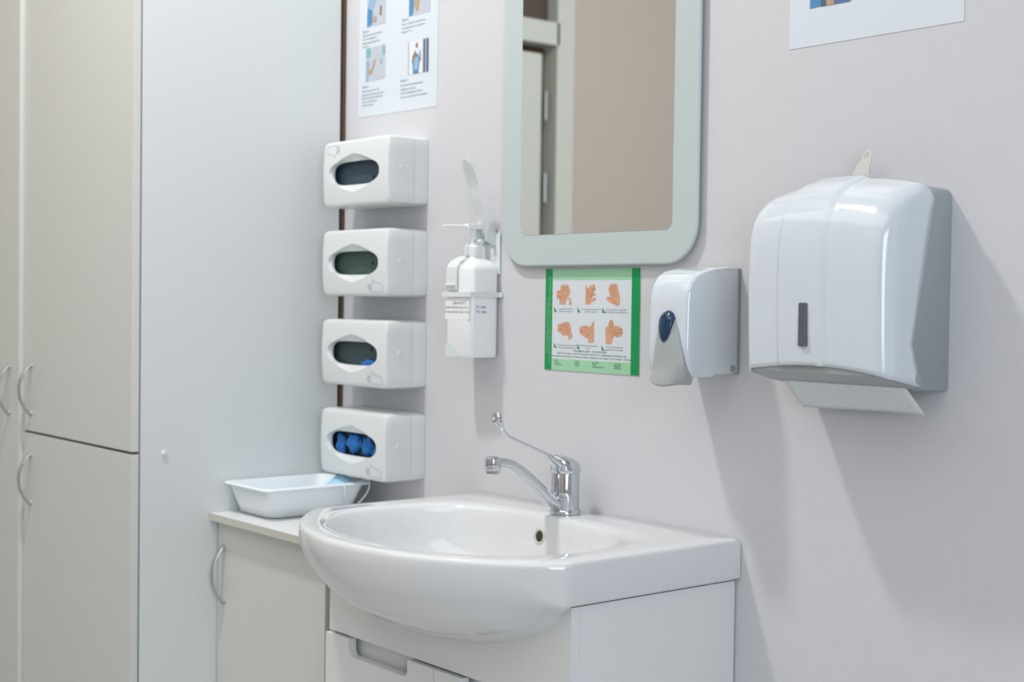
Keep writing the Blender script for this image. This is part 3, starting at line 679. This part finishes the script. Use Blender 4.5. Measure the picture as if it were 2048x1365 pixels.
photo(pl, -2.538, -2.469, 1.814, 1.905, [(BL, [(0, 0), (.28, .05), (.30, .35), (.22, .6), (.05, .5), (0, .3)]), (LB, [(.05, .45), (.3, .35), (.5, .6), (.45, .95), (.2, 1), (.1, .7)]), (TE, [(.25, .7), (.5, .65), (.55, .95), (.3, 1)]), (SK, [(.3, .1), (.5, .08), (.52, .2), (.36, .24)]), (BR, [(.68, .22), (.78, .22), (.8, .42), (.7, .45)]), (GB, [(.85, .55), (.93, .55), (.95, .95), (.86, .95)])])
photo(pl, -2.385, -2.312, 1.815, 1.905, [(BL, [(0, 0), (.18, .02), (.25, .25), (.2, .5), (0, .55)]), (LB, [(0, .5), (.25, .4), (.45, .9), (.3, 1), (0, 1)]), (SK, [(.22, .3), (.35, .08), (.45, .1), (.5, .4), (.4, .65), (.3, .6)]), (TE, [(.72, .5), (.85, .5), (.85, .9), (.72, .9)])])
photo(pl, -2.541, -2.469, 1.700, 1.7705, [(LB, [(0, 0), (.12, .02), (.2, .3), (.18, .62), (0, .62)]), (TE, [(0, .72), (.18, .70), (.25, .82), (.22, 1), (.02, 1)]), (SK, [(.1, .24), (.3, .2), (.45, .45), (.52, .62), (.42, .60), (.3, .34), (.15, .36)]), (GB, [(.75, .45), (.83, .45), (.83, .62), (.75, .62)]), (TE, [(.87, .72), (.97, .72), (.97, 1), (.87, 1)])])
photo(pl, -2.386, -2.315, 1.697, 1.7635, [(WH, [(.05, 0), (.7, 0), (.7, 1), (.05, 1)]), (GB, [(0, 0), (.04, 0), (.04, 1), (0, 1)]), (BL, [(.25, 0), (.52, 0), (.58, .42), (.48, .60), (.34, .6), (.2, .4)]), (LB, [(.28, .12), (.5, .12), (.52, .5), (.3, .5)]), (BR, [(.19, .35), (.27, .33), (.4, .62), (.36, .72), (.22, .55)]), (BR, [(.55, .34), (.63, .38), (.6, .68), (.56, .7)]), (BR, [(.38, .78), (.48, .78), (.48, .92), (.38, .92)]), (DK, [(.76, 0), (.83, 0), (.83, 1), (.76, 1)]), (DK, [(.90, 0), (.98, 0), (.98, 1), (.90, 1)])])
y = -0.0010
T1 = [('Обробити антисептиком', -2.555, 1.7960), ('руки та надягнути', -2.555, 1.7885), ('одноразові рукавички', -2.555, 1.7800), ('на кисті', -2.555, 1.7725),
      ('Взяти, за допомогою дозатора', -2.4105, 1.8005), ('необхідну кількість засобу, не', -2.4105, 1.7925), ('більше 3 мл', -2.4105, 1.7845),
      ('Зігнути руку в лікті та', -2.5550, 1.6785), ('натиснути важіль дозатора', -2.5550, 1.6705), ('вільною рукою. Засіб має', -2.5550, 1.6635), ('бути у долоні руки', -2.5550, 1.6560), ('кілька секунд', -2.5550, 1.6485),
      ('Розподілити засіб рівномірно', -2.4125, 1.6760), ('втираючи в шкіру', -2.4125, 1.6675), ('кистей, приділяючи увагу', -2.4125, 1.6600), ('нігтям та проміжкам між пальцями', -2.4125, 1.6520)]
for a, b, c in T1: printed('text_line', [(a, b, c, 0.0061 if len(a) < 28 else 0.0055, y, 'LEFT', 0)], M['ink'], pl)
for i, (a, b) in enumerate(((-2.555, 1.8040), (-2.4105, 1.8085), (-2.555, 1.6870), (-2.4125, 1.6850))):
    printed('step_title', [('Крок %d' % (i+1), a, b, 0.0078, y, 'LEFT', 0)], M['ink_blue'], pl)
pr = obj('wall_poster', *prism_g([(-1.3965, 1.6225), (-1.0985, 1.6230), (-1.0985, 2.03), (-1.3965, 2.03)], 'y', -0.0002, -0.0008), M['paper'])
tag(pr, 'white poster above the paper towel dispenser, blue photograph at its lower left', 'poster')
photo(pr, -1.3590, -1.2850, 1.6780, 1.7400, [(LB, [(0, 0), (.18, 0), (.22, 1), (0, 1)]), (BL, [(.02, .0), (.28, .02), (.25, .5), (.05, .6)]), (DK, [(.28, 0), (.42, 0), (.42, 1), (.25, 1)]), (SK, [(.42, 0), (.6, 0), (.62, 1), (.4, 1)]), (('photo_mid_blue', (0.09, 0.17, 0.33)), [(.6, 0), (1, 0), (1, 1), (.62, 1)])], y=-0.0011)

# ------------------------------------------------------------------ soap dispenser
sd = thing('soap_dispenser', 'white wall soap dispenser with grey push lever and dark blue window', 'soap dispenser', (-1.535, 0, 1.11))
SX0, SX1 = -1.5775, -1.486
box('back_plate', SX0+0.002, SX1+0.0022, -0.0045, -0.0005, 1.131, 1.296, M['grey'], sd, bevel=0.001)
prof = [(-0.003, 1.1335), (-0.003, 1.2935), (-0.006, 1.2968), (-0.030, 1.2975), (-0.060, 1.2945), (-0.085, 1.2890), (-0.100, 1.2820), (-0.110, 1.2715), (-0.1155, 1.2580), (-0.1175, 1.240), (-0.1185, 1.180), (-0.1175, 1.150), (-0.113, 1.136), (-0.105, 1.1290), (-0.060, 1.1270), (-0.058, 1.1305), (-0.010, 1.1320)]
SW = SX1-SX0
xs = [0, 0.0012, 0.004, 0.010, 0.020, 0.038, 0.060, SW-0.0145, SW-0.0075, SW-0.003, SW-0.0008, SW]
rg = []
for q in xs:
    # front rounds towards the left side, softer towards the right
    du = q/SW; fy = 1 - 0.10*max(0, (0.35-du)/0.35)**2.2 - 0.035*max(0, (du-0.86)/0.14)**2
    ins = 0.0035*max(0, 1-q/0.004) + 0.0022*max(0, 1-(SW-q)/0.003)
    zc_ = 1.214
    rg.append([(SX0+q, yy*fy*(1 - (ins/0.06 if yy < -0.01 else 0)*0.6), zz - math.copysign(ins, zz-zc_)*(1 if abs(zz-zc_) > 0.05 else 0)) for yy, zz in prof])
V, F = loops(rg); obj('cover', V, F, M['gloss'], sd, smooth=True, auto=0.75)
lathe('pivot', (SX1-0.0004, -0.0135, 1.1400), [(0.0058, 0), (0.0058, 0.0012), (0.0, 0.0012)], M['grey'], sd, n=24, axis='x')
# lever: pointed leaf flaring out at the foot
rows = []
LXc = -1.5445
for z, wd, dep, xc in [(1.2275, 0.0008, 0.1195, -1.5265), (1.2240, 0.0070, 0.1215, -1.5250), (1.2137, 0.0140, 0.1262, -1.5220), (1.200, 0.0190, 0.1280, -1.5205), (1.180, 0.0238, 0.1295, -1.5195), (1.165, 0.0268, 0.1302, -1.5185), (1.152, 0.0288, 0.1310, -1.5172), (1.142, 0.0296, 0.1322, -1.5165), (1.132, 0.0300, 0.1345, -1.5160), (1.124, 0.0286, 0.1372, -1.5180), (1.1165, 0.0275, 0.1385, -1.5190), (1.1135, 0.0245, 0.1350, -1.5195)]:
    row = []
    for k in range(21):
        u = -1 + 2*k/20
        row.append((xc+u*wd, -(dep - (0.004 if u < 0 else 0.010 + (0.008 if z < 1.14 else 0))*min(1, wd/0.02)*abs(u)**2.6), z + 0.004*u*u*(1 if z < 1.13 else 0)))
    for k in range(20, -1, -1):
        u = -1 + 2*k/20
        row.append((xc+u*wd*0.9, -0.096 - 0.006*(1-u*u), z + 0.002))
    rows.append(row)
V, F = loops(rows); sl = obj('push_lever', V, F, M['lever_grey'], sd, smooth=True, auto=0.9)
rows = []
for z, wd, dep in ((1.2292, 0.001, 0.1200), (1.2280, 0.0050, 0.1225), (1.2250, 0.0092, 0.1255), (1.2195, 0.0125, 0.1280), (1.213, 0.0138, 0.1298), (1.205, 0.0132, 0.1312), (1.196, 0.0115, 0.1320), (1.188, 0.0090, 0.1322), (1.1835, 0.0060, 0.1318), (1.1810, 0.002, 0.1308)):
    rows.append([(-1.5225+wd*math.cos(a), -(dep-0.004) - 0.004*math.sin(a), z) for a in [math.pi*k/12 for k in range(13)]] + [(-1.5225-wd, -0.112, z), (-1.5225+wd, -0.112, z)])
V, F = loops(rows); obj('level_window', V, F, M['darkblue'], sd, smooth=True, auto=0.9)

# ------------------------------------------------------------------ paper towel dispenser
td = thing('towel_dispenser', 'large glossy white paper towel dispenser with a grey back and smoked slot window', 'towel dispenser', (-1.24, 0, 1.12))
QX0, QX1 = -1.352, -1.1085; QC = (QX0+QX1)/2; QH = (QX1-QX0)/2
bpf = [(-0.0005, 1.1245), (-0.0005, 1.3965), (-0.030, 1.3965), (-0.070, 1.385), (-0.105, 1.350), (-0.110, 1.160), (-0.125, 1.1500), (-0.125, 1.1465), (-0.088, 1.1335), (-0.060, 1.1275)]
def hring(x, sh):
    u = (x-QC)/QH; cr = 0.0150*max(0, 1-abs(u)**2.2)
    return [(x, a, (b - sh + cr) if b > 1.34 else (b + sh*0.5) if b < 1.13 else b) for a, b in bpf]
rg = [hring(QX0+0.003, 0.007), hring(QX0+0.0055, 0.003), hring(QX0+0.010, 0.0)] + [hring(QX0+0.02+(QX1-QX0-0.04)*k/10, 0.0) for k in range(11)] + [hring(QX1-0.0095, 0.0), hring(QX1-0.005, 0.003), hring(QX1-0.0025, 0.008)]
V, F = loops(rg); obj('back_housing', V, F, M['grey'], td, smooth=True, auto=0.9)
FZ = [(1.147, 0.1450), (1.20, 0.1478), (1.27, 0.1495), (1.31, 0.1490), (1.335, 0.1462), (1.355, 0.1400), (1.370, 0.1290), (1.382, 0.1130), (1.390, 0.0950), (1.3965, 0.0740), (1.4000, 0.0640), (1.4015, 0.0580)]
YB = [(1.133, 0.058), (1.147, 0.066), (1.19, 0.087), (1.30, 0.0605), (1.383, 0.0425), (1.390, 0.0450), (1.3965, 0.0490), (1.4000, 0.0530), (1.4015, 0.0560)]
b0, b1 = -1.2815, -1.2065
def band(x):
    t0 = min(1, max(0, (x-(b0-0.001))/0.002)); t1 = min(1, max(0, ((b1+0.005)-x)/0.010)); return min(t0, t1)
fxs = sorted([QX0+0.0, QX0+0.002] + [QX0+0.02+ (QX1-QX0-0.04)*k/22 for k in range(23)] + [b0-0.0012, b0+0.0012, b1-0.0055, b1+0.0055, b1, b0] )
def cover_row(z, F_, yb, inset, top):
    x0, x1 = QX0+inset, QX1-inset; r = max(0.0008, min(0.026, (F_-yb)*0.7)); row = []
    nb = 5
    for k in range(nb): row.append((x0, -(yb+(F_-r-yb)*k/nb)))
    for k in range(9):
        a = math.radians(180+90*k/8); row.append((x0+r+r*math.cos(a), -(F_-r)+r*math.sin(a)))
    inner = [x for x in fxs_mid]
    for x in inner: row.append((x, -F_ - 0.0045*band(x)))
    for k in range(9):
        a = math.radians(270+90*k/8); row.append((x1-r+r*math.cos(a), -(F_-r)+r*math.sin(a)))
    for k in range(nb-1, -1, -1): row.append((x1, -(yb+(F_-r-yb)*k/nb)))
    out = []
    for x, yy in row:
        u = (x-QC)/QH; t = min(1, max(0, (z-1.30)/0.10)); s3 = t*t*(3-2*t)
        zz = z + s3*(0.0145*(1-abs(u)**2.2)) + 0.0045*band(x)*min(1, max(0, (z-1.37)/0.02))
        b_ = max(0, 1-(z-1.147)/0.045)
        zz += b_*(0.0115*(1-abs(u)**1.8) if yy < -0.135 else 0.0)
        if yy > -0.143: zz += b_*(-0.0150*min(1, (yy+0.143)/0.080)) * (1 if abs(u) > 0.9 else 0)
        out.append((x, yy, zz))
    return out
fxs_mid = [x for x in fxs if QX0+0.028 < x < QX1-0.028]
zs_ = [1.147, 1.155, 1.165, 1.178, 1.19, 1.205, 1.23, 1.25, 1.27, 1.29, 1.31, 1.323, 1.335, 1.345, 1.355, 1.363, 1.370, 1.376, 1.382, 1.386, 1.390, 1.3935, 1.3965, 1.3985, 1.4000, 1.4010]
rg = []
for z in zs_:
    ins = 0.0 if z < 1.380 else 0.012*((z-1.380)/0.0215)**2.4
    rg.append(cover_row(z, lerp_tab(FZ, z), lerp_tab(YB, z), ins, 0))
rg.append(cover_row(1.4015, 0.0575, 0.056, 0.0135, 0))
V, F = loops(rg, closed=False, cap0=False, cap1=False)
cv = obj('cover', V, F, M['gloss'], td, smooth=True, auto=0.6)
sm = cv.modifiers.new('s', 'SOLIDIFY'); sm.thickness = 0.0025; sm.offset = -1
lathe('pivot', (QX1-0.0004, -0.0715, 1.1440), [(0.0068, 0), (0.0068, 0.0012), (0.0, 0.0012)], M['grey'], td, n=24, axis='x')
prism('slot_window', rrect(-1.2435, -1.2295, 1.184, 1.243, 0.002, 3), 'y', -0.149, -0.1552, M['smoke'], td, bevel=0.0008)
# smooth rounded underside of the housing
up = [(-0.004, 1.1262), (-0.004, 1.162), (-0.1418, 1.163), (-0.1418, 1.1485), (-0.125, 1.1425), (-0.100, 1.1365), (-0.060, 1.1300)]
def uring(x, fr): return [(x, max(a, fr), b) for a, b in up]
V, F = loops([uring(QX0+0.004, -0.118), uring(QX0+0.0065, -0.127), uring(QX0+0.013, -0.136), uring(QX0+0.022, -0.1405), uring(QX0+0.030, -0.1418), uring(QX1-0.030, -0.1418), uring(QX1-0.022, -0.1405), uring(QX1-0.013, -0.136), uring(QX1-0.0065, -0.127), uring(QX1-0.004, -0.118)])
obj('underside', V, F, M['lever_grey'], td, smooth=True, auto=0.5)
V, F = merge([prism_g([(-1.2585, 1.414), (-1.2300, 1.414), (-1.2300, 1.4165), (-1.2585, 1.4165)], 'y', -0.024, -0.0265),
              prism_g([(-1.2585, 1.4165), (-1.2550, 1.4165), (-1.2525, 1.4245), (-1.2555, 1.4275)], 'y', -0.024, -0.0265),
              prism_g([(-1.2340, 1.4165), (-1.2300, 1.4165), (-1.2285, 1.4275), (-1.2330, 1.4245)], 'y', -0.024, -0.0265),
              prism_g([(-1.2525, 1.4245), (-1.2330, 1.4245), (-1.2285, 1.4275), (-1.2250, 1.4460), (-1.2415, 1.4460), (-1.2480, 1.4400), (-1.2555, 1.4275)], 'y', -0.024, -0.0265),
              prism_g([(-1.2250, 1.4460), (-1.2240, 1.4540), (-1.2260, 1.4580), (-1.2290, 1.4595), (-1.2330, 1.4580), (-1.2385, 1.4520), (-1.2415, 1.4460), (-1.2385, 1.4460), (-1.2360, 1.4505), (-1.2320, 1.4555), (-1.2285, 1.4560), (-1.2270, 1.4530), (-1.2275, 1.4500), (-1.2345, 1.4485), (-1.2370, 1.4460)], 'y', -0.024, -0.0265)])
k_ = obj('dispenser_key', V, F, M['key']); tag(k_, 'small ivory plastic key standing in the top of the towel dispenser', 'key')
# towel sheet hanging out
rows = []
for j in range(9):
    t_ = j/8; row = []
    for i in range(25):
        u = i/24; x = -1.332 + 0.207*u + 0.001*math.sin(9*u)*t_
        yy = -0.084 + 0.052*t_ + 0.003*math.sin(3.1*u)*t_; z = 1.1395 - (0.046 + 0.001*math.sin(5*u+1))*t_
        row.append((x, yy, z))
    rows.append(row)
V, F = loops(rows, closed=False, cap0=False, cap1=False)
pt = obj('paper_towel', V, F, M['towelp'], smooth=True, auto=3); tag(pt, 'folded light grey paper towel hanging out of the towel dispenser', 'paper towel')
sm = pt.modifiers.new('s', 'SOLIDIFY'); sm.thickness = 0.0012
